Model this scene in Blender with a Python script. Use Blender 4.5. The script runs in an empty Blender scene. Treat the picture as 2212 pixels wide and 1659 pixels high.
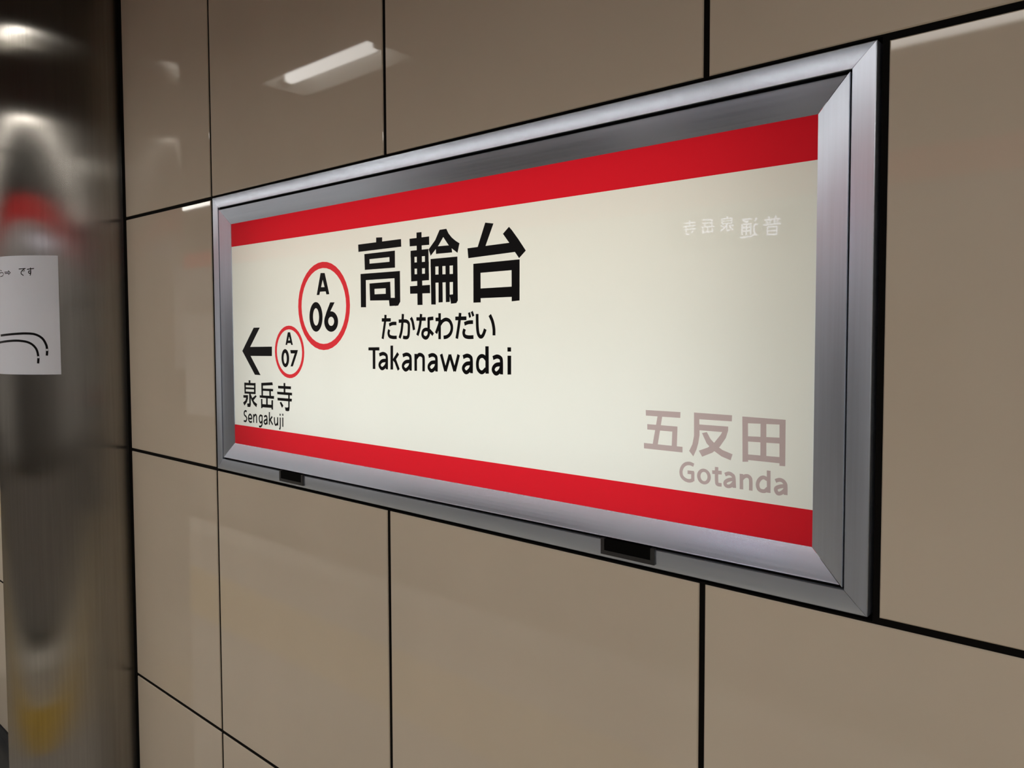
import bpy, bmesh, math, random
from mathutils import Vector, Matrix
from mathutils.geometry import delaunay_2d_cdt

S = bpy.context.scene
C = S.collection
random.seed(7)

# ------------------------------------------------------------------ camera
# metres; X runs along the tiled wall, the wall face is Y = 0, the platform lies at negative Y
CAM = Vector((1.6316, -0.847, 1.5026))
YAW, PITCH, ROLL = -0.7243, -0.0446, -0.0032
FPX = 1669.15
fw = Vector((math.sin(YAW) * math.cos(PITCH), math.cos(YAW) * math.cos(PITCH), math.sin(PITCH)))
rt = fw.cross(Vector((0, 0, 1))).normalized()
up = rt.cross(fw)
r2 = rt * math.cos(ROLL) + up * math.sin(ROLL)
u2 = -rt * math.sin(ROLL) + up * math.cos(ROLL)
cd = bpy.data.cameras.new('camera')
cam = bpy.data.objects.new('camera', cd)
C.objects.link(cam)
m = Matrix((r2, u2, -fw)).transposed().to_4x4()
m.translation = CAM
cam.matrix_world = m
cd.sensor_fit = 'HORIZONTAL'
cd.sensor_width = 36.0
cd.lens = FPX * 36.0 / 2212.0
cd.shift_y = -(829.5 - 792.9) / 2212.0
cd.clip_start = 0.02
S.camera = cam

# ------------------------------------------------------------------ world, exposure
w = bpy.data.worlds.new('world')
S.world = w
w.use_nodes = True
w.node_tree.nodes['Background'].inputs[0].default_value = (1.0, 0.93, 0.84, 1)
w.node_tree.nodes['Background'].inputs[1].default_value = 0.08
S.view_settings.view_transform = 'Standard'
S.view_settings.look = 'None'
S.view_settings.gamma = 1.0
S.view_settings.use_curve_mapping = False
S.view_settings.exposure = 0.0
S.cycles.max_bounces = 7
S.cycles.caustics_refractive = False

TUBE = 9.0        # radiance of the fluorescent lamps
LINE = 10.4         # radiance of the long light line over the platform edge
LED = 8.0          # radiance of the train's destination letters
BOX = 0.073          # strength of the lamps inside the sign

# ------------------------------------------------------------------ materials
def mat(name, col, rough=0.5, metal=0.0, **kw):
    mm = bpy.data.materials.new(name)
    mm.use_nodes = True
    b = mm.node_tree.nodes['Principled BSDF']
    b.inputs['Base Color'].default_value = (*col, 1)
    b.inputs['Roughness'].default_value = rough
    b.inputs['Metallic'].default_value = metal
    for k, v in kw.items():
        b.inputs[k.replace('_', ' ')].default_value = v
    return mm

def noise_tint(mm, col, scale, amt, stretch=(1, 1, 1), detail=4.0, rand=0.0, bump=0.0, rough=None):
    """procedural mottling of a base colour, in object space"""
    nt = mm.node_tree
    b = nt.nodes['Principled BSDF']
    tc = nt.nodes.new('ShaderNodeTexCoord')
    mp = nt.nodes.new('ShaderNodeMapping')
    mp.inputs['Scale'].default_value = stretch
    nz = nt.nodes.new('ShaderNodeTexNoise')
    nz.inputs['Scale'].default_value = scale
    nz.inputs['Detail'].default_value = detail
    rmp = nt.nodes.new('ShaderNodeMapRange')
    rmp.inputs['From Min'].default_value = 0.3
    rmp.inputs['From Max'].default_value = 0.7
    rmp.inputs['To Min'].default_value = 1 - amt
    rmp.inputs['To Max'].default_value = 1 + amt
    nt.links.new(tc.outputs['Object'], mp.inputs['Vector'])
    nt.links.new(mp.outputs['Vector'], nz.inputs['Vector'])
    nt.links.new(nz.outputs['Fac'], rmp.inputs['Value'])
    fac = rmp.outputs['Result']
    if rand:
        oi = nt.nodes.new('ShaderNodeObjectInfo')
        r = nt.nodes.new('ShaderNodeMapRange')
        r.inputs['To Min'].default_value = 1 - rand
        r.inputs['To Max'].default_value = 1 + rand
        nt.links.new(oi.outputs['Random'], r.inputs['Value'])
        mu = nt.nodes.new('ShaderNodeMath')
        mu.operation = 'MULTIPLY'
        nt.links.new(fac, mu.inputs[0])
        nt.links.new(r.outputs['Result'], mu.inputs[1])
        fac = mu.outputs[0]
    vm = nt.nodes.new('ShaderNodeVectorMath')
    vm.operation = 'SCALE'
    vm.inputs[0].default_value = col
    nt.links.new(fac, vm.inputs['Scale'])
    nt.links.new(vm.outputs['Vector'], b.inputs['Base Color'])
    if bump:
        bp = nt.nodes.new('ShaderNodeBump')
        bp.inputs['Strength'].default_value = bump
        bp.inputs['Distance'].default_value = 0.001
        nt.links.new(nz.outputs['Fac'], bp.inputs['Height'])
        nt.links.new(bp.outputs['Normal'], b.inputs['Normal'])
    if rough:
        rr = nt.nodes.new('ShaderNodeMapRange')
        rr.inputs['From Min'].default_value = 0.3
        rr.inputs['From Max'].default_value = 0.7
        rr.inputs['To Min'].default_value = rough[0]
        rr.inputs['To Max'].default_value = rough[1]
        nt.links.new(nz.outputs['Fac'], rr.inputs['Value'])
        nt.links.new(rr.outputs['Result'], b.inputs['Roughness'])
    return mm

def brushed(name, col, rough, aniso, stretch, amt=0.03, rot=0.0, metal=1.0):
    mm = mat(name, col, rough, metal)
    noise_tint(mm, col, 260.0, amt, stretch=stretch, detail=3.0, rough=(rough * 0.96, rough * 1.04))
    nt = mm.node_tree
    b = nt.nodes['Principled BSDF']
    b.inputs['Anisotropic'].default_value = aniso
    b.inputs['Anisotropic Rotation'].default_value = rot
    tg = nt.nodes.new('ShaderNodeTangent')
    tg.direction_type = 'UV_MAP'
    tg.uv_map = 'UVMap'
    nt.links.new(tg.outputs['Tangent'], b.inputs['Tangent'])
    return mm

def steel(name, col, rough, aniso):
    """vertically brushed sheet: reflections smear sideways, across the grain"""
    mm = bpy.data.materials.new(name)
    mm.use_nodes = True
    nt = mm.node_tree
    nt.nodes.clear()
    g = nt.nodes.new('ShaderNodeBsdfAnisotropic')
    g.inputs['Roughness'].default_value = rough
    g.inputs['Anisotropy'].default_value = aniso
    tg = nt.nodes.new('ShaderNodeTangent')
    tg.direction_type = 'UV_MAP'
    tg.uv_map = 'UVMap'
    nt.links.new(tg.outputs['Tangent'], g.inputs['Tangent'])
    tc = nt.nodes.new('ShaderNodeTexCoord')
    mp = nt.nodes.new('ShaderNodeMapping')
    mp.inputs['Scale'].default_value = (1, 1, 0.02)
    nz = nt.nodes.new('ShaderNodeTexNoise')
    nz.inputs['Scale'].default_value = 180.0
    nz.inputs['Detail'].default_value = 3.0
    mr = nt.nodes.new('ShaderNodeMapRange')
    mr.inputs['From Min'].default_value = 0.3
    mr.inputs['From Max'].default_value = 0.7
    mr.inputs['To Min'].default_value = 0.94
    mr.inputs['To Max'].default_value = 1.06
    vm = nt.nodes.new('ShaderNodeVectorMath')
    vm.operation = 'SCALE'
    vm.inputs[0].default_value = col
    nt.links.new(tc.outputs['Object'], mp.inputs['Vector'])
    nt.links.new(mp.outputs['Vector'], nz.inputs['Vector'])
    nt.links.new(nz.outputs['Fac'], mr.inputs['Value'])
    nt.links.new(mr.outputs['Result'], vm.inputs['Scale'])
    nt.links.new(vm.outputs['Vector'], g.inputs['Color'])
    o = nt.nodes.new('ShaderNodeOutputMaterial')
    nt.links.new(g.outputs[0], o.inputs[0])
    return mm

def emit(name, col, strength):
    mm = bpy.data.materials.new(name)
    mm.use_nodes = True
    nt = mm.node_tree
    nt.nodes.clear()
    e = nt.nodes.new('ShaderNodeEmission')
    e.inputs[0].default_value = (*col, 1)
    e.inputs[1].default_value = strength
    o = nt.nodes.new('ShaderNodeOutputMaterial')
    nt.links.new(e.outputs[0], o.inputs[0])
    return mm

def backlit(name, trans, diff, gloss=True):
    """translucent acrylic: light from the lamps behind it passes through"""
    mm = bpy.data.materials.new(name)
    mm.use_nodes = True
    nt = mm.node_tree
    nt.nodes.clear()
    t = nt.nodes.new('ShaderNodeBsdfTranslucent')
    t.inputs[0].default_value = (*trans, 1)
    d = nt.nodes.new('ShaderNodeBsdfDiffuse')
    d.inputs[0].default_value = (*diff, 1)
    a = nt.nodes.new('ShaderNodeAddShader')
    nt.links.new(t.outputs[0], a.inputs[0])
    nt.links.new(d.outputs[0], a.inputs[1])
    out = nt.nodes.new('ShaderNodeOutputMaterial')
    if gloss:
        g = nt.nodes.new('ShaderNodeBsdfGlossy')
        g.inputs['Roughness'].default_value = 0.015
        f = nt.nodes.new('ShaderNodeFresnel')
        f.inputs[0].default_value = 1.45
        mx = nt.nodes.new('ShaderNodeMixShader')
        nt.links.new(f.outputs[0], mx.inputs[0])
        nt.links.new(a.outputs[0], mx.inputs[1])
        nt.links.new(g.outputs[0], mx.inputs[2])
        nt.links.new(mx.outputs[0], out.inputs[0])
    else:
        nt.links.new(a.outputs[0], out.inputs[0])
    return mm

TILE = (0.70, 0.612, 0.487)
M = {}
M['tile'] = noise_tint(mat('beige_glazed_tile', TILE, 0.035, Specular_IOR_Level=0.30), TILE, 3.0, 0.035, rand=0.02)
M['joint'] = mat('black_joint', (0.004, 0.0035, 0.003), 0.8, Specular_IOR_Level=0.1)
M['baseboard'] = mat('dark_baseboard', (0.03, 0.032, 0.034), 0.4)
M['floor'] = noise_tint(mat('grey_granite', (0.47, 0.45, 0.42), 0.25), (0.47, 0.45, 0.42), 60.0, 0.25)
M['tactile'] = noise_tint(mat('yellow_tactile', (0.62, 0.42, 0.05), 0.5), (0.62, 0.42, 0.05), 20.0, 0.1)
M['edge_stone'] = mat('platform_edge', (0.75, 0.74, 0.70), 0.5)
M['ceiling'] = noise_tint(mat('dark_ceiling_panel', (0.045, 0.033, 0.024), 0.7), (0.045, 0.033, 0.024), 4.0, 0.1)
M['steel'] = steel('brushed_stainless', (0.40, 0.375, 0.34), 0.205, -0.82)
M['alu_h'] = brushed('brushed_aluminium_rail', (0.74, 0.81, 0.93), 0.24, 0.5, (0.02, 1, 1), metal=0.88)
M['alu_v'] = brushed('brushed_aluminium_stile', (0.74, 0.81, 0.93), 0.30, 0.5, (1, 1, 0.02), metal=0.88)
M['gasket'] = mat('black_rubber', (0.003, 0.003, 0.003), 0.7, Specular_IOR_Level=0.05)
M['latch'] = mat('dark_grey_latch', (0.035, 0.035, 0.036), 0.35)
M['box_white'] = mat('white_box_lining', (0.8, 0.8, 0.78), 0.6)
M['face'] = backlit('backlit_cream_acrylic', (0.78, 0.78, 0.715), (0.20, 0.195, 0.18))
M['red'] = backlit('backlit_red_film', (0.72, 0.012, 0.024), (0.06, 0.002, 0.004))
M['ring'] = backlit('red_ring_film', (0.86, 0.05, 0.07), (0.04, 0.004, 0.005), gloss=False)
M['faded'] = backlit('faded_mauve_film', (0.62, 0.50, 0.52), (0.05, 0.04, 0.045), gloss=False)
M['ink'] = mat('black_ink', (0.003, 0.003, 0.004), 0.4, Specular_IOR_Level=0.15)
M['paper'] = noise_tint(mat('white_paper', (0.87, 0.91, 1.0), 0.6), (0.87, 0.91, 1.0), 8.0, 0.02)
M['lamp_white'] = mat('white_enamel', (0.75, 0.74, 0.70), 0.45)
M['tube'] = emit('lamp_glow', (1.0, 0.97, 0.92), TUBE)
M['line'] = emit('light_line_glow', (1.0, 0.96, 0.90), LINE)
M['train'] = mat('train_silver', (0.37, 0.37, 0.39), 0.42, 0.15)
M['train_red'] = mat('train_red', (0.50, 0.015, 0.02), 0.3)
M['glass'] = mat('dark_window', (0.012, 0.014, 0.016), 0.06)
M['dim_window'] = emit('dim_train_window', (1.0, 0.95, 0.88), 0.45)
M['lit_window'] = emit('lit_train_window', (1.0, 0.95, 0.88), 0.35)
M['train_dark'] = mat('train_underframe', (0.015, 0.014, 0.013), 0.6)
M['led'] = emit('display_letters', (0.80, 0.82, 1.0), LED)
M['display'] = mat('display_black', (0.005, 0.005, 0.008), 0.2)
M['sticker'] = mat('pale_floor_sticker', (0.50, 0.49, 0.47), 0.4)

# ------------------------------------------------------------------ helpers
def mesh_obj(name, verts, faces, material, parent=None, smooth=False, uv=None):
    me = bpy.data.meshes.new(name)
    me.from_pydata([tuple(v) for v in verts], [], faces)
    if uv is not None:
        lay = me.uv_layers.new(name='UVMap')
        for p in me.polygons:
            for li in p.loop_indices:
                lay.data[li].uv = uv[me.loops[li].vertex_index]
    if smooth:
        for p in me.polygons:
            p.use_smooth = True
    me.materials.append(material)
    me.validate()
    o = bpy.data.objects.new(name, me)
    C.objects.link(o)
    if parent is not None:
        o.parent = parent
    return o

class MB:
    """collects boxes into one mesh"""
    def __init__(s):
        s.v = []
        s.f = []
    def box(s, x0, x1, y0, y1, z0, z1):
        n = len(s.v)
        s.v += [(x0, y0, z0), (x1, y0, z0), (x1, y1, z0), (x0, y1, z0), (x0, y0, z1), (x1, y0, z1), (x1, y1, z1), (x0, y1, z1)]
        s.f += [(n, n + 3, n + 2, n + 1), (n + 4, n + 5, n + 6, n + 7), (n, n + 1, n + 5, n + 4), (n + 1, n + 2, n + 6, n + 5), (n + 2, n + 3, n + 7, n + 6), (n + 3, n, n + 4, n + 7)]
        return s
    def build(s, name, material, parent=None):
        return mesh_obj(name, s.v, s.f, material, parent)

def bevel_box(name, x0, x1, y0, y1, z0, z1, b, material, parent=None, segs=2):
    bm = bmesh.new()
    bmesh.ops.create_cube(bm, size=1.0)
    for v in bm.verts:
        v.co = Vector(((x0 + x1) / 2 + v.co.x * (x1 - x0), (y0 + y1) / 2 + v.co.y * (y1 - y0), (z0 + z1) / 2 + v.co.z * (z1 - z0)))
    bmesh.ops.bevel(bm, geom=bm.edges[:], offset=b, segments=segs, affect='EDGES', profile=0.5)
    me = bpy.data.meshes.new(name)
    bm.to_mesh(me)
    bm.free()
    me.materials.append(material)
    o = bpy.data.objects.new(name, me)
    C.objects.link(o)
    if parent is not None:
        o.parent = parent
    return o

def empty(name, loc=(0, 0, 0)):
    o = bpy.data.objects.new(name, None)
    o.empty_display_size = 0.1
    o.location = loc
    C.objects.link(o)
    return o

def put(o, parent):
    """parent while keeping world coordinates (mesh built in world space)"""
    o.parent = parent
    o.matrix_parent_inverse = Matrix.Translation(-Vector(parent.location))
    return o

def tag(o, label=None, cat=None, group=None, kind=None):
    if label: o['label'] = label
    if cat: o['category'] = cat
    if group: o['group'] = group
    if kind: o['kind'] = kind
    return o

# flat print: polygons, pen strokes and rings merged into one clean triangulated outline
def smooth_pts(pts, n=6):
    p = [pts[0]] + list(pts) + [pts[-1]]
    out = []
    for i in range(1, len(p) - 2):
        a, b, c, d = [Vector(q) for q in p[i - 1:i + 3]]
        for k in range(n):
            t = k / n
            out.append(0.5 * (2 * b + (c - a) * t + (2 * a - 5 * b + 4 * c - d) * t * t + (3 * b - a - 3 * c + d) * t ** 3))
    out.append(Vector(pts[-1]))
    return out

def quads_of(entries, k=1e-4):
    polys = []
    for e in entries:
        if e[0] == 'P':
            polys.append([Vector((x * k, y * k)) for x, y in e[1]])
        elif e[0] == 'E':
            (cx, cy), (rx, ry), (dx, dy), (qx, qy) = [(x * k, y * k) for x, y in e[1]]
            n = 36
            for i in range(n):
                a, b = 2 * math.pi * i / n, 2 * math.pi * (i + 1) / n
                polys.append([Vector((cx + rx * math.cos(a), cy + ry * math.sin(a))), Vector((cx + rx * math.cos(b), cy + ry * math.sin(b))),
                              Vector((dx + qx * math.cos(b), dy + qy * math.sin(b))), Vector((dx + qx * math.cos(a), dy + qy * math.sin(a)))])
        else:
            wd = e[1] * k / 2
            q = [Vector((x * k, y * k)) for x, y in e[2]]
            if e[0] == 'S':
                q = smooth_pts(q)
            L, R = [], []
            for i in range(len(q)):
                d = (q[min(i + 1, len(q) - 1)] - q[max(i - 1, 0)]).normalized()
                nr = Vector((-d.y, d.x))
                f = 1.0
                if 0 < i < len(q) - 1:
                    d1 = (q[i] - q[i - 1]).normalized()
                    f = 1 / max(0.6, abs(nr.dot(Vector((-d1.y, d1.x)))))
                L.append(q[i] + nr * wd * f)
                R.append(q[i] - nr * wd * f)
            for i in range(len(q) - 1):
                polys.append([L[i], L[i + 1], R[i + 1], R[i]])
    return polys

# overlapping strokes are cut against each other and only triangles inside a stroke are kept
def print_mesh(name, entries, place, material, parent, k=1e-4, grow=0.0):
    polys = quads_of(entries, k)
    if grow:
        more = []
        for p in polys:
            for i in range(len(p)):
                a_, b_ = p[i - 1], p[i]
                d = b_ - a_
                if d.length < 1e-7:
                    continue
                d = d.normalized() * grow
                nr = Vector((-d.y, d.x))
                more.append([a_ - d + nr, b_ + d + nr, b_ + d - nr, a_ - d - nr])
        polys += more
    vs, fs = [], []
    for p in polys:
        area = sum(p[i].x * p[(i + 1) % len(p)].y - p[(i + 1) % len(p)].x * p[i].y for i in range(len(p)))
        if area < 0:
            p = p[::-1]
        n = len(vs)
        vs += p
        fs.append(list(range(n, n + len(p))))
    ed = [(f[i], f[(i + 1) % len(f)]) for f in fs for i in range(len(f))]
    r = delaunay_2d_cdt(vs, ed, [], 0, 1e-6)
    verts, faces = r[0], r[2]
    boxes = [(min(v.x for v in p), max(v.x for v in p), min(v.y for v in p), max(v.y for v in p), p) for p in polys]
    def inside(c):
        for x0, x1, y0, y1, p in boxes:
            if x0 <= c.x <= x1 and y0 <= c.y <= y1:
                hit = False
                for i in range(len(p)):
                    a_, b_ = p[i], p[i - 1]
                    if (a_.y > c.y) != (b_.y > c.y) and c.x < (b_.x - a_.x) * (c.y - a_.y) / (b_.y - a_.y) + a_.x:
                        hit = not hit
                if hit:
                    return True
        return False
    keep = [f for f in faces if inside(sum((verts[i] for i in f), Vector((0, 0))) / len(f))]
    used = sorted({i for f in keep for i in f})
    mp = {a: i for i, a in enumerate(used)}
    o = mesh_obj(name, [place(verts[i]) for i in used], [tuple(mp[i] for i in f) for f in keep], material)
    put(o, parent)
    return o

PRINT = {
 'taka': [('P',[(5633,16674),(5790,16665),(5788,16571),(5631,16575)]),('P',[(5128,16592),(6284,16595),(6288,16475),(5132,16470)]),('P',[(5300,16412),(6123,16414),(5985,16322),(5435,16321)]),('P',[(6123,16414),(6121,16135),(5986,16234),(5985,16322)]),('P',[(6121,16135),(5309,16142),(5438,16236),(5986,16234)]),('P',[(5309,16142),(5300,16412),(5435,16321),(5438,16236)]),('P',[(5186,16069),(6248,16064),(6112,15957),(5327,15961)]),('P',[(5186,16069),(5327,15961),(5325,15484),(5185,15487)]),('P',[(6248,16064),(6249,15554),(6196,15492),(6121,15487),(6116,15618),(6112,15957)]),('P',[(6116,15618),(6196,15492),(5976,15489),(5960,15597),(5994,15621)]),('P',[(5435,15890),(5992,15895),(5876,15797),(5565,15798)]),('P',[(5992,15895),(6004,15587),(5877,15694),(5876,15797)]),('P',[(6004,15587),(5447,15599),(5567,15696),(5877,15694)]),('P',[(5447,15599),(5435,15890),(5565,15798),(5567,15696)]),],
 'nawa': [('P',[(6680,16668),(6797,16666),(6807,15487),(6691,15489)]),('P',[(6507,16581),(6979,16580),(6980,16453),(6511,16463)]),('P',[(6531,16381),(6960,16380),(6959,16278),(6530,16282)]),('P',[(6538,16184),(6967,16176),(6965,16079),(6537,16091)]),('P',[(6537,15990),(6968,15985),(6967,15884),(6538,15882)]),('P',[(6531,16381),(6618,16379),(6620,15882),(6538,15882)]),('P',[(6882,16380),(6960,16380),(6967,15884),(6878,15884)]),('P',[(6691,16378),(6794,16379),(6803,15883),(6696,15882)]),('P',[(6508,15797),(6990,15799),(6991,15672),(6511,15680)]),('P',[(7232,16663),(7313,16552),(7198,16424),(7102,16344),(7017,16276),(6973,16375),(7129,16511),(7181,16589)]),('P',[(7232,16663),(7383,16666),(7432,16589),(7505,16519),(7590,16461),(7674,16417),(7631,16280),(7503,16358),(7430,16419),(7313,16552)]),('P',[(7141,16406),(7491,16401),(7509,16293),(7146,16295)]),('P',[(7016,16214),(7119,16212),(7124,15485),(7025,15488)]),('P',[(7533,16211),(7626,16213),(7630,15534),(7599,15496),(7538,15491),(7530,15627)]),('P',[(7530,15627),(7599,15496),(7483,15489),(7465,15569),(7449,15625)]),('P',[(7016,16214),(7626,16213),(7625,16086),(7015,16096)]),('P',[(7020,15960),(7628,15946),(7627,15827),(7021,15837)]),('P',[(7202,16202),(7284,16201),(7287,15518),(7197,15516)]),('P',[(7362,16201),(7450,16203),(7448,15518),(7367,15516)]),],
 'dai': [('P',[(8235,16681),(8396,16653),(8227,16326),(8069,16316)]),('P',[(7857,16324),(8075,16329),(8724,16341),(8828,16207),(7874,16179)]),('P',[(8598,16486),(8712,16574),(8769,16520),(8888,16385),(9031,16209),(8908,16113),(8822,16216),(8714,16354)]),('P',[(7981,16078),(8126,16076),(8126,15491),(7979,15491)]),('P',[(7981,16078),(8914,16086),(8913,15947),(7980,15939)]),('P',[(8764,16085),(8914,16086),(8911,15497),(8765,15489)]),('P',[(8118,15695),(8771,15697),(8770,15554),(8117,15555)]),],
 'kana': [('S',51,[(5860,15334),(5854,15256),(5820,15105),(5778,14928)]),('L',51,[(5763,15251),(5997,15249)]),('S',51,[(5959,15164),(6041,15186),(6144,15187)]),('S',51,[(5954,15079),(5937,15019),(5967,14969),(6052,14951),(6149,14951)]),('S',51,[(6210,15224),(6391,15224),(6457,15189),(6467,15130),(6458,15003),(6431,14954),(6372,14947),(6319,14954)]),('S',51,[(6317,15341),(6304,15201),(6276,15053),(6228,14942)]),('S',51,[(6521,15276),(6561,15212),(6595,15078)]),('L',51,[(6660,15255),(6882,15252)]),('S',51,[(6772,15332),(6756,15205),(6719,15075),(6678,14989)]),('L',51,[(7065,15261),(6945,15253)]),('S',51,[(6956,15270),(6954,15089),(6957,15012),(6924,14960),(6875,14943),(6818,14969),(6804,15017),(6833,15065),(6898,15082),(6968,15065),(7017,15031),(7058,14998)]),('L',51,[(7216,15336),(7212,14927)]),('L',51,[(7123,15241),(7236,15242)]),('S',51,[(7236,15237),(7201,15153),(7131,15022)]),('S',51,[(7211,15144),(7283,15213),(7365,15238),(7445,15211),(7491,15141),(7490,15067),(7450,15002),(7382,14963),(7308,14953)]),('S',51,[(7683,15332),(7670,15231),(7642,15094),(7605,14938)]),('L',51,[(7578,15251),(7818,15250)]),('L',38,[(7880,15335),(7901,15265)]),('L',38,[(7940,15350),(7971,15284)]),('S',51,[(7779,15164),(7863,15186),(7961,15189)]),('S',51,[(7778,15080),(7759,15025),(7784,14975),(7861,14957),(7969,14959)]),('S',51,[(8053,15309),(8055,15137),(8070,15024),(8100,14975),(8131,14964),(8162,14975),(8193,15015),(8222,15077)]),('S',51,[(8320,15289),(8371,15200),(8401,15090),(8403,14988)]),],
 'roman': [('P',[(5385,14769),(5682,14775),(5681,14726),(5384,14724)]),('P',[(5504,14733),(5570,14734),(5564,14400),(5501,14400)]),('S',53,[(5686,14646),(5779,14669),(5855,14651),(5883,14603),(5882,14403)]),('S',53,[(5873,14553),(5762,14542),(5698,14500),(5688,14457),(5731,14414),(5784,14416),(5852,14464),(5877,14514)]),('P',[(5989,14806),(6050,14807),(6044,14405),(5983,14403)]),('L',53,[(6184,14678),(6060,14551)]),('L',53,[(6098,14570),(6193,14402)]),('S',53,[(6307,14644),(6397,14667),(6472,14650),(6500,14601),(6499,14400)]),('S',53,[(6490,14551),(6381,14540),(6319,14498),(6309,14453),(6351,14411),(6403,14412),(6470,14461),(6494,14511)]),('P',[(6603,14674),(6660,14675),(6657,14402),(6600,14400)]),('S',53,[(6649,14611),(6702,14660),(6755,14666),(6807,14644),(6825,14597),(6823,14398)]),('S',53,[(6949,14645),(7035,14668),(7106,14651),(7133,14602),(7132,14404)]),('S',53,[(7123,14553),(7020,14542),(6961,14500),(6951,14457),(6991,14415),(7041,14416),(7104,14464),(7127,14514)]),('L',53,[(7246,14680),(7343,14417)]),('L',53,[(7343,14417),(7447,14675)]),('L',53,[(7447,14675),(7552,14423)]),('L',53,[(7552,14423),(7644,14678)]),('S',55,[(7746,14646),(7829,14670),(7899,14652),(7924,14603),(7924,14403)]),('S',55,[(7915,14554),(7815,14542),(7758,14500),(7749,14456),(7788,14414),(7836,14415),(7897,14464),(7919,14514)]),('P',[(8226,14815),(8289,14816),(8289,14408),(8227,14406)]),('S',53,[(8240,14621),(8188,14663),(8128,14667),(8075,14628),(8053,14551),(8066,14469),(8119,14424),(8171,14426),(8232,14474)]),('S',55,[(8383,14644),(8462,14667),(8528,14650),(8552,14602),(8553,14405)]),('S',55,[(8544,14553),(8449,14542),(8395,14501),(8386,14457),(8423,14416),(8469,14417),(8527,14465),(8548,14514)]),('P',[(8679,14680),(8743,14681),(8742,14410),(8678,14407)]),('P',[(8677,14804),(8742,14804),(8742,14749),(8678,14748)]),],
 'a06': [('P',[(3974,16150),(4081,16145),(3920,15750),(3842,15751)]),('P',[(3992,16150),(4099,16144),(4234,15753),(4151,15751)]),('P',[(3941,15885),(4172,15881),(4193,15808),(3912,15810)]),('E',[(3802,15335),(209,277),(3804,15335),(102,169)]),('E',[(4283,15241),(213,186),(4285,15245),(96,88)]),('P',[(4265,15593),(4392,15590),(4261,15433),(4167,15316),(4082,15296),(4143,15415)]),],
 'a07': [('P',[(2837,15042),(2912,15042),(2801,14799),(2752,14799)]),('P',[(2847,15042),(2914,15042),(3000,14801),(2949,14801)]),('P',[(2797,14879),(2961,14881),(2980,14837),(2787,14834)]),('E',[(2730,14531),(134,177),(2726,14529),(60,112)]),('P',[(2914,14691),(3172,14694),(3141,14635),(2932,14632)]),('P',[(3078,14643),(3172,14694),(3154,14648),(2992,14377),(2918,14375)]),],
 'arrow': [('P',[(1557,15140),(1788,15142),(1407,14752),(1262,14597),(1086,14652)]),('P',[(1086,14652),(1266,14697),(1407,14553),(1784,14164),(1574,14164)]),('P',[(1193,14734),(2243,14752),(2237,14568),(1187,14553)]),],
 'sengakuji_k': [('P',[(1319,14031),(1385,14033),(1380,13976),(1321,13973)]),('P',[(1140,13974),(1196,13977),(1188,13750),(1143,13748)]),('P',[(1533,13982),(1587,13984),(1582,13758),(1525,13758)]),('P',[(1140,13974),(1586,13980),(1585,13937),(1138,13928)]),('P',[(1153,13879),(1570,13883),(1569,13855),(1152,13844)]),('P',[(1144,13786),(1583,13793),(1582,13757),(1143,13748)]),('P',[(1332,13763),(1387,13763),(1386,13523),(1360,13473),(1255,13469),(1241,13532),(1330,13543)]),('P',[(1091,13704),(1275,13714),(1273,13644),(1231,13572),(1128,13490),(1080,13546),(1177,13598),(1207,13661),(1095,13658)]),('P',[(1587,13730),(1620,13709),(1485,13615),(1421,13646)]),('P',[(1383,13748),(1454,13654),(1528,13589),(1634,13547),(1605,13485),(1494,13541),(1420,13623),(1379,13684)]),('P',[(1819,13996),(2236,14025),(2254,13975),(1818,13945)]),('P',[(1819,13994),(1877,13996),(1869,13727),(1821,13725)]),('P',[(1837,13881),(2262,13890),(2255,13848),(1835,13842)]),('P',[(2122,13852),(2174,13852),(2175,13732),(2124,13729)]),('P',[(1747,13735),(2293,13747),(2286,13696),(1751,13693)]),('P',[(1999,13706),(2051,13709),(2045,13534),(1993,13531)]),('P',[(1798,13661),(1845,13664),(1845,13483),(1797,13474)]),('P',[(1800,13556),(2247,13563),(2245,13508),(1798,13497)]),('P',[(2198,13655),(2250,13661),(2244,13471),(2193,13476)]),('P',[(2657,14028),(2711,14030),(2710,13831),(2656,13829)]),('P',[(2451,13964),(2913,13971),(2911,13922),(2455,13918)]),('P',[(2417,13842),(2948,13846),(2946,13800),(2421,13798)]),('P',[(2424,13720),(2940,13726),(2929,13677),(2427,13674)]),('P',[(2817,13815),(2865,13815),(2852,13529),(2813,13527)]),('P',[(2814,13554),(2853,13556),(2841,13490),(2797,13477),(2714,13479),(2691,13544),(2770,13540)]),('P',[(2506,13628),(2551,13645),(2628,13575),(2582,13531)]),],
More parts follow.
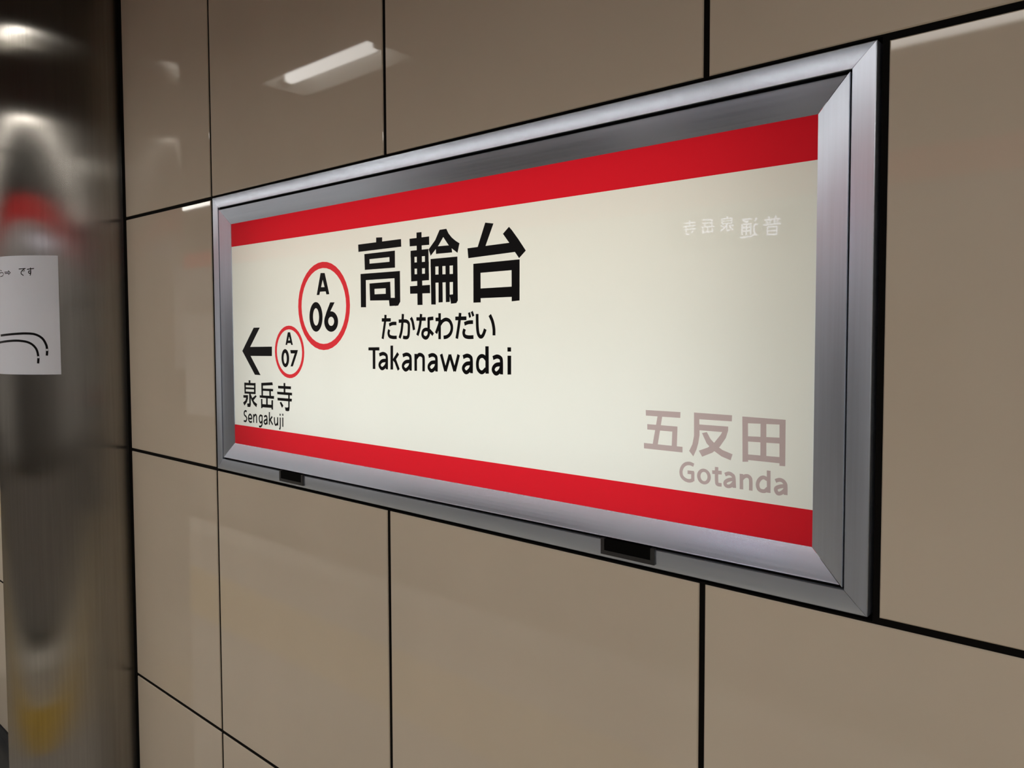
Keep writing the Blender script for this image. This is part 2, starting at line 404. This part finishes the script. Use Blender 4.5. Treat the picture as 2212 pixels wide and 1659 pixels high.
 'sengakuji_r': [('S',31,[(1212,13364),(1161,13374),(1113,13339),(1122,13285),(1193,13247),(1212,13205),(1169,13154),(1091,13156)]),('S',31,[(1284,13221),(1408,13230),(1398,13288),(1348,13311),(1296,13276),(1282,13216),(1312,13164),(1373,13150),(1414,13167)]),('L',31,[(1491,13321),(1489,13151)]),('S',31,[(1498,13274),(1559,13318),(1603,13292),(1608,13152)]),('S',31,[(1825,13307),(1767,13321),(1717,13279),(1719,13205),(1762,13166),(1817,13202)]),('S',31,[(1826,13323),(1820,13149),(1789,13100),(1740,13083),(1700,13088)]),('S',31,[(1908,13300),(1962,13322),(2009,13299),(2014,13156)]),('S',31,[(2012,13247),(1939,13232),(1899,13197),(1927,13158),(1976,13161),(2016,13211)]),('L',31,[(2108,13407),(2100,13153)]),('L',31,[(2210,13324),(2107,13233)]),('L',31,[(2132,13256),(2224,13162)]),('S',31,[(2294,13314),(2300,13212),(2336,13163),(2393,13193),(2413,13225)]),('L',31,[(2416,13323),(2413,13161)]),('S',31,[(2510,13324),(2504,13130),(2474,13089)]),('L',31,[(2509,13400),(2508,13367)]),('L',31,[(2605,13331),(2600,13150)]),('L',31,[(2607,13407),(2606,13372)]),],
 'gotanda_k': [('P',[(11055,14026),(11549,14032),(11547,13963),(11057,13958)]),('P',[(11233,13984),(11296,13983),(11228,13591),(11158,13590)]),('P',[(11078,13846),(11509,13848),(11508,13784),(11079,13781)]),('P',[(11441,13808),(11508,13807),(11501,13582),(11433,13581)]),('P',[(11030,13599),(11580,13601),(11581,13535),(11031,13533)]),('P',[(11739,14039),(12232,14039),(12230,13970),(11742,13965)]),('P',[(11739,14039),(11804,14037),(11812,13770),(11795,13667),(11770,13585),(11731,13504),(11677,13562),(11720,13648),(11741,13753)]),('P',[(11793,13898),(12184,13901),(12179,13834),(11793,13831)]),('P',[(12123,13852),(12184,13898),(12184,13857),(12156,13766),(12080,13654),(11985,13573),(11851,13511),(11808,13577),(11924,13625),(12008,13692),(12091,13794)]),('P',[(11849,13796),(11910,13812),(11959,13732),(12044,13657),(12116,13614),(12242,13577),(12220,13506),(12105,13540),(11997,13602),(11911,13678)]),('P',[(12364,14034),(12429,14034),(12438,13512),(12372,13505)]),('P',[(12364,14034),(12876,14032),(12875,13979),(12365,13961)]),('P',[(12809,14032),(12876,14032),(12878,13509),(12815,13507)]),('P',[(12586,14029),(12651,14029),(12657,13534),(12589,13536)]),('P',[(12374,13805),(12872,13826),(12873,13762),(12375,13748)]),('P',[(12372,13593),(12875,13604),(12876,13536),(12372,13533)]),],
 'gotanda_r': [('S',40,[(11737,13392),(11685,13406),(11628,13394),(11584,13353),(11564,13292),(11577,13235),(11622,13200),(11674,13190),(11726,13204)]),('L',40,[(11727,13195),(11726,13304)]),('L',40,[(11657,13296),(11741,13298)]),('E',[(11876,13268),(90,94),(11877,13268),(48,59)]),('S',40,[(12042,13401),(12044,13235),(12057,13197),(12107,13195)]),('L',40,[(11987,13336),(12107,13342)]),('S',40,[(12153,13326),(12199,13345),(12240,13333),(12263,13301),(12271,13183)]),('S',40,[(12265,13283),(12204,13269),(12159,13239),(12156,13206),(12186,13189),(12227,13201),(12267,13245)]),('L',40,[(12358,13356),(12360,13178)]),('S',40,[(12364,13300),(12396,13333),(12436,13342),(12465,13323),(12474,13286),(12475,13178)]),('L',40,[(12688,13433),(12691,13181)]),('S',40,[(12673,13331),(12635,13349),(12600,13339),(12568,13301),(12557,13252),(12573,13206),(12608,13190),(12647,13195),(12678,13227)]),('S',40,[(12770,13327),(12814,13345),(12855,13337),(12882,13307),(12888,13271),(12889,13183)]),('S',40,[(12884,13284),(12825,13270),(12781,13247),(12775,13219),(12796,13188),(12830,13193),(12870,13225),(12888,13258)]),],
 'poster_t': [('L',22,[(-2191,16651),(-1993,16659)]),('S',22,[(-2028,16648),(-2101,16601),(-2126,16539),(-2056,16487)]),('L',18,[(-2074,16612),(-2057,16581)]),('L',18,[(-2038,16623),(-2022,16592)]),('L',22,[(-1958,16639),(-1772,16659)]),('S',22,[(-1864,16681),(-1859,16555),(-1882,16485)]),('S',22,[(-1862,16590),(-1903,16598),(-1917,16559),(-1889,16536),(-1861,16563)]),('L',18,[(-2891,16646),(-2821,16623)]),('S',18,[(-2969,16642),(-2994,16558),(-2879,16579),(-2779,16578),(-2745,16542),(-2784,16496),(-2894,16485)]),('L',18,[(-2694,16587),(-2514,16586)]),('L',18,[(-2683,16553),(-2516,16553)]),('L',18,[(-2548,16624),(-2470,16567),(-2547,16515)]),],
 'poster_c': [('S',56,[(-2984,14992),(-2407,15030),(-2045,15043),(-1796,15019),(-1624,14921),(-1535,14764),(-1515,14627),(-1524,14487)]),('S',56,[(-3224,14801),(-2587,14854),(-2212,14858),(-1946,14805),(-1787,14668),(-1734,14472),(-1743,14292)]),],
 'poster_d': [('E',[(-1515,14631),(26,27),(-1515,14631),(1,1)]),('E',[(-1731,14447),(27,27),(-1731,14447),(1,1)]),],
}


# ================================================================== SETTING
XL, XR = -7.0, 4.6          # the stretch of platform that is built
ZC = 2.4386                  # ceiling
SIGN = (0.0097, 1.3812, 1.2028, 1.7987)
PIL = (-0.671, -0.031, 0.203)

# ---- tiled wall: dark backing, then one object per tile
mb = MB()
mb.box(XL, -0.86, 0.0022, 0.20, 0, ZC)
mb.box(-0.482, 0.006, 0.0022, 0.20, 0, ZC)
mb.box(1.385, XR, 0.0022, 0.20, 0, ZC)
mb.box(0.006, 1.385, 0.0022, 0.20, 0, 1.198)
mb.box(0.006, 1.385, 0.0022, 0.20, 1.802, ZC)
wall = tag(mb.build('wall_back', M['joint']), kind='structure')
J = 0.004                   # half a joint
def tile(x0, x1, z0, z1):
    b = 0.0012
    y = 0.0022
    v = [(x0 + b, 0, z0 + b), (x1 - b, 0, z0 + b), (x1 - b, 0, z1 - b), (x0 + b, 0, z1 - b),
         (x0, b, z0), (x1, b, z0), (x1, b, z1), (x0, b, z1), (x0, y, z0), (x1, y, z0), (x1, y, z1), (x0, y, z1)]
    f = [(0, 1, 2, 3), (4, 5, 1, 0), (5, 6, 2, 1), (6, 7, 3, 2), (7, 4, 0, 3), (8, 9, 5, 4), (9, 10, 6, 5), (10, 11, 7, 6), (11, 8, 4, 7)]
    return mesh_obj('tile', v, f, M['tile'], wall)
ROWS = [(0.045, 0.6 - J), (0.6 + J, 1.2 - J), (1.2 + J, 1.8 - J), (1.8 + J, 2.4 - J), (2.4 + J, ZC)]
COLS = [(-0.4476, 0 - J), (J, 0.5965 - J), (0.5965 + J, 1.1895 - J), (1.1895 + J, 1.786 - J)]
x = 1.786
while x < XR - 0.1:
    COLS.append((x + J, min(x + 0.597 - J, XR)))
    x += 0.597
x = -0.889
while x > XL + 0.1:
    COLS.append((max(x - 0.597 + J, XL), x - J))
    x -= 0.597
for r, (z0, z1) in enumerate(ROWS):
    for c, (x0, x1) in enumerate(COLS):
        if r == 2 and c in (1, 2):
            continue
        if r == 2 and c == 3:
            x0 = 1.3922
        tile(x0, x1, z0, z1)
tag(MB().box(XL, -0.875, -0.004, 0.0022, 0, 0.040).box(-0.465, XR, -0.004, 0.0022, 0, 0.040).build('baseboard_back', M['baseboard']), kind='structure')

# ---- floor, tactile line, platform edge
floor = tag(MB().box(XL, XR, -2.12, 0.20, -0.12, 0).build('floor', M['floor']), kind='structure')
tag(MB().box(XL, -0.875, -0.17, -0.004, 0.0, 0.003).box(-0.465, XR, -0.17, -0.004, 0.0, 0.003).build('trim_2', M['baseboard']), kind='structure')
edge = tag(MB().box(XL, XR, -2.12, -1.90, 0.0, 0.004).build('trim_1', M['edge_stone']), kind='structure')
bm = bmesh.new()
def add_box_bm(bm, x0, x1, y0, y1, z0, z1):
    vs = [bm.verts.new(p) for p in ((x0, y0, z0), (x1, y0, z0), (x1, y1, z0), (x0, y1, z0), (x0, y0, z1), (x1, y0, z1), (x1, y1, z1), (x0, y1, z1))]
    for q in ((4, 5, 6, 7), (0, 1, 5, 4), (1, 2, 6, 5), (2, 3, 7, 6), (3, 0, 4, 7)):
        bm.faces.new([vs[i] for i in q])
add_box_bm(bm, -0.147, 0.147, -0.147, 0.147, 0, 0.004)
for i in range(5):
    for j in range(5):
        cx, cy = -0.12 + 0.06 * i, -0.12 + 0.06 * j
        lo = [bm.verts.new((cx + 0.016 * math.cos(a), cy + 0.016 * math.sin(a), 0.004)) for a in [k * math.pi / 4 for k in range(8)]]
        hi = [bm.verts.new((cx + 0.010 * math.cos(a), cy + 0.010 * math.sin(a), 0.009)) for a in [k * math.pi / 4 for k in range(8)]]
        for k in range(8):
            bm.faces.new((lo[k], lo[(k + 1) % 8], hi[(k + 1) % 8], hi[k]))
        bm.faces.new(hi)
tme = bpy.data.meshes.new('tactile_tile')
bm.to_mesh(tme)
bm.free()
tme.materials.append(M['tactile'])
x = XL + 0.2
while x < XR - 0.15:
    o = bpy.data.objects.new('tactile_tile', tme)
    o.location = (x, -1.28, 0)
    o.scale = (1.34, 1.34, 1.0)
    C.objects.link(o)
    o.parent = floor
    x += 0.40
dme = MB().box(-0.12, 0.12, -0.02, 0.02, 0, 0.003).build('edge_dash', M['edge_stone'], floor)
dme.location = (XL + 0.2, -1.52, 0)
x = XL + 0.5
while x < XR - 0.15:
    o = dme.copy()
    o.location = (x, -1.52, 0)
    C.objects.link(o)
    x += 0.30
st = bevel_box('floor_sticker', -1.716, -0.890, -0.975, -0.775, 0.0, 0.0012, 0.0005, M['sticker'], segs=1)
tag(st, 'long pale sticker on the platform floor, mirrored faintly in the lower wall tiles', 'sticker')

# ---- ceiling with openings for the lamps
LX = [-0.707 + 3.0 * i for i in range(-2, 2)]
LH = 0.3225
YN, YF = -0.737, -0.937
YL0, YL1 = -1.959, -1.709     # light line
mb = MB()
mb.box(XL, XR, YN, 0.20, ZC, ZC + 0.14)
xs = XL
for cx in LX:
    mb.box(xs, cx - LH, YF, YN, ZC, ZC + 0.14)
    xs = cx + LH
mb.box(xs, XR, YF, YN, ZC, ZC + 0.14)
mb.box(XL, XR, YL1, YF, ZC, ZC + 0.14)
mb.box(XL, XR, -4.5, YL0, ZC, ZC + 0.14)
tag(mb.build('ceiling', M['ceiling']), kind='structure')

WHICH = ['far left along the platform', 'left of the one mirrored in the wall tiles', 'mirrored above the sign',
         'right of the one mirrored in the wall tiles']
for cx, wh in zip(LX, WHICH):
    e = empty('ceiling_light', (cx, (YN + YF) / 2, ZC))
    tag(e, 'recessed ceiling trough with one lamp tube, ' + wh, 'ceiling light', 'recessed lamps over the platform')
    h = LH - 0.001
    d = 0.072
    # housing: sloping white sides, closed on top
    v = [(-h, YN + 0.001, ZC), (h, YN + 0.001, ZC), (h, YF - 0.001 + 0.002, ZC), (-h, YF + 0.001, ZC),
         (-h + 0.03, YN - 0.036, ZC + d), (h - 0.03, YN - 0.036, ZC + d), (h - 0.03, YF + 0.036, ZC + d), (-h + 0.03, YF + 0.036, ZC + d)]
    v = [(a + cx, b, c) for a, b, c in v]
    o = mesh_obj('housing', v, [(0, 4, 5, 1), (1, 5, 6, 2), (2, 6, 7, 3), (3, 7, 4, 0), (4, 7, 6, 5)], M['lamp_white'])
    put(o, e)
    # lamp: rounded bar
    x0, x1, yc, zc, rad, n = cx - 0.290, cx + 0.244, (YN + YF) / 2, ZC + 0.038, 0.024, 16
    vs, fs = [], []
    prof = [(x0, 0.35), (x0 + 0.006, 0.75), (x0 + 0.016, 0.95), (x0 + 0.03, 1.0), (x1 - 0.03, 1.0), (x1 - 0.016, 0.95), (x1 - 0.006, 0.75), (x1, 0.35)]
    for px, s_ in prof:
        vs += [(px, yc + rad * s_ * math.cos(2 * math.pi * k / n), zc + rad * s_ * math.sin(2 * math.pi * k / n)) for k in range(n)]
    for i in range(len(prof) - 1):
        for k in range(n):
            fs.append((i * n + k, i * n + (k + 1) % n, (i + 1) * n + (k + 1) % n, (i + 1) * n + k))
    fs += [tuple(range(n))[::-1], tuple((len(prof) - 1) * n + k for k in range(n))]
    put(mesh_obj('lamp_tube', vs, fs, M['tube'], smooth=True), e)
    for xa, xb in ((x0 - 0.012, x0), (x1, x1 + 0.04)):
        put(bevel_box('lamp_holder', xa, xb, yc - 0.018, yc + 0.018, zc - 0.02, ZC + d, 0.003, M['lamp_white'], segs=1), e)

e = empty('light_line', ((XL + XR) / 2, (YL0 + YL1) / 2, ZC))
tag(e, 'long continuous light line over the platform edge, mirrored along the tile tops', 'ceiling light')
put(MB().box(XL, XR, YL0, YL1, ZC + 0.05, ZC + 0.13).box(XL, XR, YL0, YL0 + 0.006, ZC, ZC + 0.05).build('housing', M['lamp_white']), e)
put(MB().box(XL, XR, YL1 - 0.006, YL1, ZC - 0.035, ZC + 0.05).build('added_baffle', M['ceiling']), e)  # unseen lip, added to cut the line's light on the upper wall
x = 0.255 - 2.66 * 3
while x < XR:
    xa, xb = max(x + 0.06, XL + 0.02), min(x + 2.60, XR - 0.02)
    if xb > xa + 0.1:
        put(MB().box(xa, xb, YL0 + 0.008, YL1 - 0.008, ZC + 0.004, ZC + 0.012).build('diffuser', M['line']), e)
    x += 2.66

# ================================================================== STAINLESS PILLAR
def cyl(name, cx, cy, r, z0, z1, n, material):
    vs, fs, uv = [], [], []
    zs = [z0 + (z1 - z0) * i / 6 for i in range(7)]
    for i, z in enumerate(zs):
        for k in range(n + 1):
            a = 2 * math.pi * k / n
            vs.append((cx + r * math.cos(a), cy + r * math.sin(a), z))
            uv.append((k / n, z))
    for i in range(6):
        for k in range(n):
            fs.append((i * (n + 1) + k, i * (n + 1) + k + 1, (i + 1) * (n + 1) + k + 1, (i + 1) * (n + 1) + k))
    return mesh_obj(name, vs, fs, material, smooth=True, uv=uv)
p = empty('pillar', (PIL[0], PIL[1], 0))
tag(p, 'round brushed stainless steel pillar standing against the tiled wall', 'pillar')
put(cyl('cladding', *PIL, 0.0, ZC, 128, M['steel']), p)
put(cyl('base_ring', PIL[0], PIL[1], PIL[2] + 0.004, 0.0, 0.06, 96, M['baseboard']), p)

# ---- paper notice stuck to the pillar
def on_pillar(off):
    def f(q):
        th = q.x / PIL[2]
        r = PIL[2] + off
        return (PIL[0] + r * math.cos(th), PIL[1] + r * math.sin(th), q.y)
    return f
A0, A1, Z0, Z1 = -0.3307, -0.1207, 1.4012, 1.6983
n = 28
vs, fs = [], []
for off in (0.0002, 0.0007):
    f = on_pillar(off)
    for i in range(n + 1):
        a = A0 + (A1 - A0) * i / n
        vs += [f(Vector((a, Z0))), f(Vector((a, Z1)))]
K = 2 * (n + 1)
for i in range(n):
    fs.append((K + 2 * i, K + 2 * i + 2, K + 2 * i + 3, K + 2 * i + 1))
    fs.append((2 * i, 2 * i + 1, 2 * i + 3, 2 * i + 2))
    fs.append((2 * i, 2 * i + 2, K + 2 * i + 2, K + 2 * i))
    fs.append((2 * i + 1, K + 2 * i + 1, K + 2 * i + 3, 2 * i + 3))
fs += [(0, K, K + 1, 1), (2 * n, 2 * n + 1, K + 2 * n + 1, K + 2 * n)]
th = (A0 + A1) / 2 / PIL[2]
pn = empty('paper_notice', (PIL[0] + PIL[2] * math.cos(th), PIL[1] + PIL[2] * math.sin(th), Z0))
tag(pn, 'white paper notice with black curved lines taped to the steel pillar', 'notice')
put(mesh_obj('sheet', vs, fs, M['paper']), pn)
print_mesh('notice_lettering', PRINT['poster_t'][:7], on_pillar(0.0009), M['ink'], pn)
print_mesh('notice_arrow', PRINT['poster_t'][7:], on_pillar(0.0009), M['ink'], pn)
o = print_mesh('curved_lines', PRINT['poster_c'], on_pillar(0.0009), M['ink'], pn)
for d in PRINT['poster_d']:
    print_mesh('white_dot', [d], on_pillar(0.0011), M['paper'], pn)

# ================================================================== STATION NAME SIGN
sL, sR, zB, zT = SIGN
NP = 0.0071                                   # panel face sits this far behind the tile face
sign = empty('station_sign', ((sL + sR) / 2, 0.0, zB))
tag(sign, 'long backlit station name sign with red bands in a silver metal frame', 'sign')

def rail(name, side, prof, material, flip=False):
    """mitred moulding; prof = [(inset from the outer edge, height towards the platform)]"""
    vs, fs, uv = [], [], []
    t = 0.0
    for i, (a, h) in enumerate(prof):
        if i:
            t += math.hypot(a - prof[i - 1][0], h - prof[i - 1][1])
        x0, x1, z0, z1 = sL + a, sR - a, zB + a, zT - a
        g = 0.00025
        ends = {'top': ((x0 + g, z1), (x1 - g, z1)), 'bottom': ((x0 + g, z0), (x1 - g, z0)),
                'left': ((x0, z0 + g), (x0, z1 - g)), 'right': ((x1, z0 + g), (x1, z1 - g))}[side]
        for (px, pz) in ends:
            vs.append((px, -h, pz))
            uv.append((t * 10, px if side in ('top', 'bottom') else pz))
    k = len(prof)
    for i in range(k - 1):
        q = (2 * i, 2 * i + 1, 2 * i + 3, 2 * i + 2)
        fs.append(q if side in ('bottom', 'right') else q[::-1])
    o = mesh_obj(name, vs, fs, material, uv=uv)
    return put(o, sign)

N0, N1, AW, BW = 0.0000, 0.0036, 0.0250, 0.0615
outer = [(0.0, -0.030), (0.0, 0.0016), (0.0004, 0.0024), (0.0012, 0.0029)]
wd = AW - 0.0015 - 0.0012
for i in range(1, 13):
    t = i / 12
    outer.append((0.0012 + t * wd, 0.0029 + wd * (0.085 * t - 0.5 * (0.085 + 0.04) * t * t)))
N1 = outer[-1][1]
outer += [(AW - 0.0010, N1 - 0.0005), (AW - 0.0010, -0.010)]
for side in ('top', 'bottom', 'left', 'right'):
    rail('frame_rail', side, outer, M['alu_h'] if side in ('top', 'bottom') else M['alu_v'])
for side in ('top', 'bottom', 'left', 'right'):
    g = {'top': 0.0036, 'bottom': 0.0030, 'left': 0.0018, 'right': 0.0010}[side]
    inner = [(AW + g, -0.010), (AW + g, N1 - 0.0012), (AW + g + 0.0006, N1 - 0.0005), (AW + g + 0.0016, N1 - 0.0008)]
    for i in range(1, 7):
        t = i / 6
        inner.append((AW + g + 0.0016 + t * (BW - AW - g - 0.0016), N1 - 0.0008 - (N1 - 0.0008 + NP - 0.0012) * (0.8 * t + 0.2 * t * t)))
    inner += [(BW, -NP - 0.004)]
    rail('inner_bevel', side, inner, M['alu_h'] if side in ('top', 'bottom') else M['alu_v'])
# black gasket lying deep in the slot between frame and bevel
mb = MB()
a, b2 = AW - 0.0012, AW + 0.0048
mb.box(sL + a, sR - a, 0.002, 0.008, zT - b2, zT - a).box(sL + a, sR - a, 0.002, 0.008, zB + a, zB + b2)
mb.box(sL + a, sL + b2, 0.002, 0.008, zB + b2, zT - b2).box(sR - b2, sR - a, 0.002, 0.008, zB + b2, zT - b2)
put(mb.build('gasket', M['gasket']), sign)
# light box behind the face
bx0, bx1, bz0, bz1, byd = sL + BW - 0.012, sR - BW + 0.012, zB + BW - 0.012, zT - BW + 0.012, 0.155
yf = NP + 0.003
v = [(bx0, yf, bz0), (bx1, yf, bz0), (bx1, yf, bz1), (bx0, yf, bz1), (bx0, byd, bz0), (bx1, byd, bz0), (bx1, byd, bz1), (bx0, byd, bz1)]
put(mesh_obj('light_box', v, [(0, 4, 5, 1), (1, 5, 6, 2), (2, 6, 7, 3), (3, 7, 4, 0), (4, 7, 6, 5)], M['box_white']), sign)
LAMPS = [(1.335, 1.00, (0.93, 0.99, 1.0)), (1.455, 0.72, (0.96, 0.98, 0.97)), (1.575, 0.62, (1.0, 0.97, 0.90)), (1.68, 0.62, (1.0, 0.95, 0.84))]
for z, k, col in LAMPS:
    ld = bpy.data.lights.new('sign_lamp', 'AREA')
    ld.shape = 'RECTANGLE'
    ld.size, ld.size_y = 1.13, 0.09
    ld.energy = 6.0 * k * BOX
    ld.color = col
    lo = bpy.data.objects.new('sign_lamp', ld)
    C.objects.link(lo)
    lo.location = ((sL + sR) / 2 - 0.01, 0.150, z)
    lo.rotation_euler = (math.radians(-90), 0, 0)
    put(lo, sign)
# the face: cream field between two red bands
px0, px1, pz0, pz1 = sL + BW - 0.006, sR - BW + 0.006, zB + BW - 0.006, zT - BW + 0.006
bz, tz = 1.3053, 1.6887
def sheet(name, z0, z1, material):
    return put(mesh_obj(name, [(px0, NP, z0), (px1, NP, z0), (px1, NP, z1), (px0, NP, z1)], [(0, 1, 2, 3)], material), sign)
sheet('cream_field', bz, tz, M['face'])
sheet('red_band', tz, pz1, M['red'])
sheet('red_band', pz0, bz, M['red'])
# printing on the face
on_face = lambda q: (q.x, NP - 0.0004, q.y)
LET = [('kanji_high', 'taka', 'ink'), ('kanji_wheel', 'nawa', 'ink'), ('kanji_stand', 'dai', 'ink'), ('hiragana_lettering', 'kana', 'ink'),
       ('roman_lettering', 'roman', 'ink'), ('direction_arrow', 'arrow', 'ink'), ('next_station_kanji', 'sengakuji_k', 'ink'),
       ('next_station_roman', 'sengakuji_r', 'ink'), ('faded_kanji', 'gotanda_k', 'faded'), ('faded_roman', 'gotanda_r', 'faded')]
for nm, key, mt in LET:
    print_mesh(nm, PRINT[key], on_face, M[mt], sign, grow=0.0004 if mt == 'ink' else 0.0002)
for nm, (cx, cz, ro, ri), key in (('station_number', (0.4038, 1.5534, 0.0826, 0.0710), 'a06'), ('next_station_number', (0.2875, 1.4657, 0.0521, 0.0446), 'a07')):
    ring = print_mesh(nm, [('E', [(cx, cz), (ro, ro), (cx, cz), (ri, ri)])], on_face, M['ring'], sign, k=1.0)
    txt = print_mesh('number_lettering', PRINT[key], on_face, M['ink'], sign, grow=0.0004)
    txt.matrix_parent_inverse = Matrix.Identity(4)
    txt.parent = ring
# latches in the lower rail
for x0 in (0.2648, 1.0445):
    x1, z0, z1 = x0 + 0.0818, 1.2078, 1.2288
    mb = MB()
    y0, y1, t = -0.0062, -0.0010, 0.0056
    mb.box(x0, x0 + t, y0, y1, z0, z1).box(x1 - t, x1, y0, y1, z0, z1).box(x0 + t, x1 - t, y0, y1, z0, z0 + t)
    la = put(mb.build('latch', M['latch']), sign)
    rc = MB().box(x0 + t, x1 - t, -0.0054, -0.001, z0 + t, z1).build('latch_recess', M['gasket'])
    rc.parent = la

# ================================================================== TRAIN ACROSS THE PLATFORM (seen only in reflections)
TY = -2.253
tr = empty('train_car', (-1.2, TY, 0.0))
tag(tr, 'stainless train car with red bands standing at the platform, seen only as a reflection', 'train')
def tp(name, x0, x1, z0, z1, material, d=0.01, y=TY, parent=None):
    o = MB().box(x0, x1, y - 0.02, y + d, z0, z1).build(name, material)
    if parent is None:
        return put(o, tr)
    o.parent = parent
    return o
put(MB().box(XL, XR, TY - 0.12, TY, 0.05, 2.16).build('body_side', M['train']), tr)
put(MB().box(XL, XR, TY - 0.5, TY - 0.06, 2.2, 2.42).build('roof', M['train_dark']), tr)
put(MB().box(XL, XR, TY - 0.25, TY - 0.05, -0.9, 0.05).build('underframe', M['train_dark']), tr)
tp('red_stripe', XL, XR, 2.05, 2.17, M['train_red'], 0.004)
xd = -6.6
while xd < XR - 1.4:
    for k in (0, 1):
        dr = tp('door_leaf', xd + 0.66 * k, xd + 0.66 * k + 0.65, 0.06, 1.86, M['train'], 0.006)
        tp('door_glass', xd + 0.66 * k + 0.10, xd + 0.66 * k + 0.55, 0.80, 1.62, M['lit_window' if xd > 1.1 else 'glass' if xd > -2.4 else 'dim_window'], 0.009, parent=dr)
    if xd + 1.32 + 1.7 < XR:
        tp('window', xd + 1.62, xd + 2.95, 0.82, 1.66, M['lit_window' if xd > -0.4 else 'glass' if xd > -3.6 else 'dim_window'], 0.008)
    xd += 3.2
dp = tp('destination_display', -0.17, 0.42, 1.865, 2.015, M['display'], 0.012)
FU = [('L', 9, [(30, 96), (36, 84)]), ('L', 9, [(70, 96), (64, 84)]), ('L', 8, [(10, 80), (90, 80)]), ('L', 8, [(39, 80), (39, 57)]), ('L', 8, [(61, 80), (61, 57)]),
      ('L', 8, [(20, 74), (27, 61)]), ('L', 8, [(80, 74), (73, 61)]), ('L', 8, [(5, 56), (95, 56)]), ('L', 8, [(26, 46), (26, 2)]), ('L', 8, [(74, 46), (74, 2)]),
      ('L', 8, [(26, 44), (74, 44)]), ('L', 8, [(26, 24), (74, 24)]), ('L', 8, [(26, 6), (74, 6)])]
TSU = [('L', 9, [(12, 94), (22, 80)]), ('S', 8, [(8, 62), (24, 62), (24, 26), (10, 12)]), ('S', 8, [(22, 20), (40, 9), (95, 7)]), ('L', 8, [(40, 93), (86, 93)]),
       ('L', 8, [(84, 93), (66, 78)]), ('L', 8, [(54, 86), (68, 76)]), ('L', 8, [(42, 72), (42, 18)]), ('L', 8, [(86, 72), (86, 18)]), ('L', 8, [(42, 69), (86, 69)]),
       ('L', 8, [(42, 53), (86, 53)]), ('L', 8, [(42, 37), (86, 37)]), ('L', 8, [(64, 69), (64, 18)])]
# letters read from the platform, so they run towards -X; in the sign's gloss they appear mirrored
def led(entries, x_left, z0, size, src=(0, 0, 100)):
    f = lambda q: (x_left - (q.x - src[0]) / src[2] * size, TY + 0.0135, z0 + (q.y - src[1]) / src[2] * size)
    o = print_mesh('display_letter', entries, f, M['led'], tr, k=1.0)
    o.parent = dp
    o.matrix_parent_inverse = Matrix.Identity(4)
led(FU, 0.358, 1.897, 0.083)
led(TSU, 0.261, 1.894, 0.087)
for i, (a, b) in enumerate(((0, 10), (10, 19), (19, 26))):
    led(PRINT['sengakuji_k'][a:b], (0.149, 0.059, -0.029)[i], 1.931, 0.064, src=((1080, 1747, 2417)[i], 13470, 560))
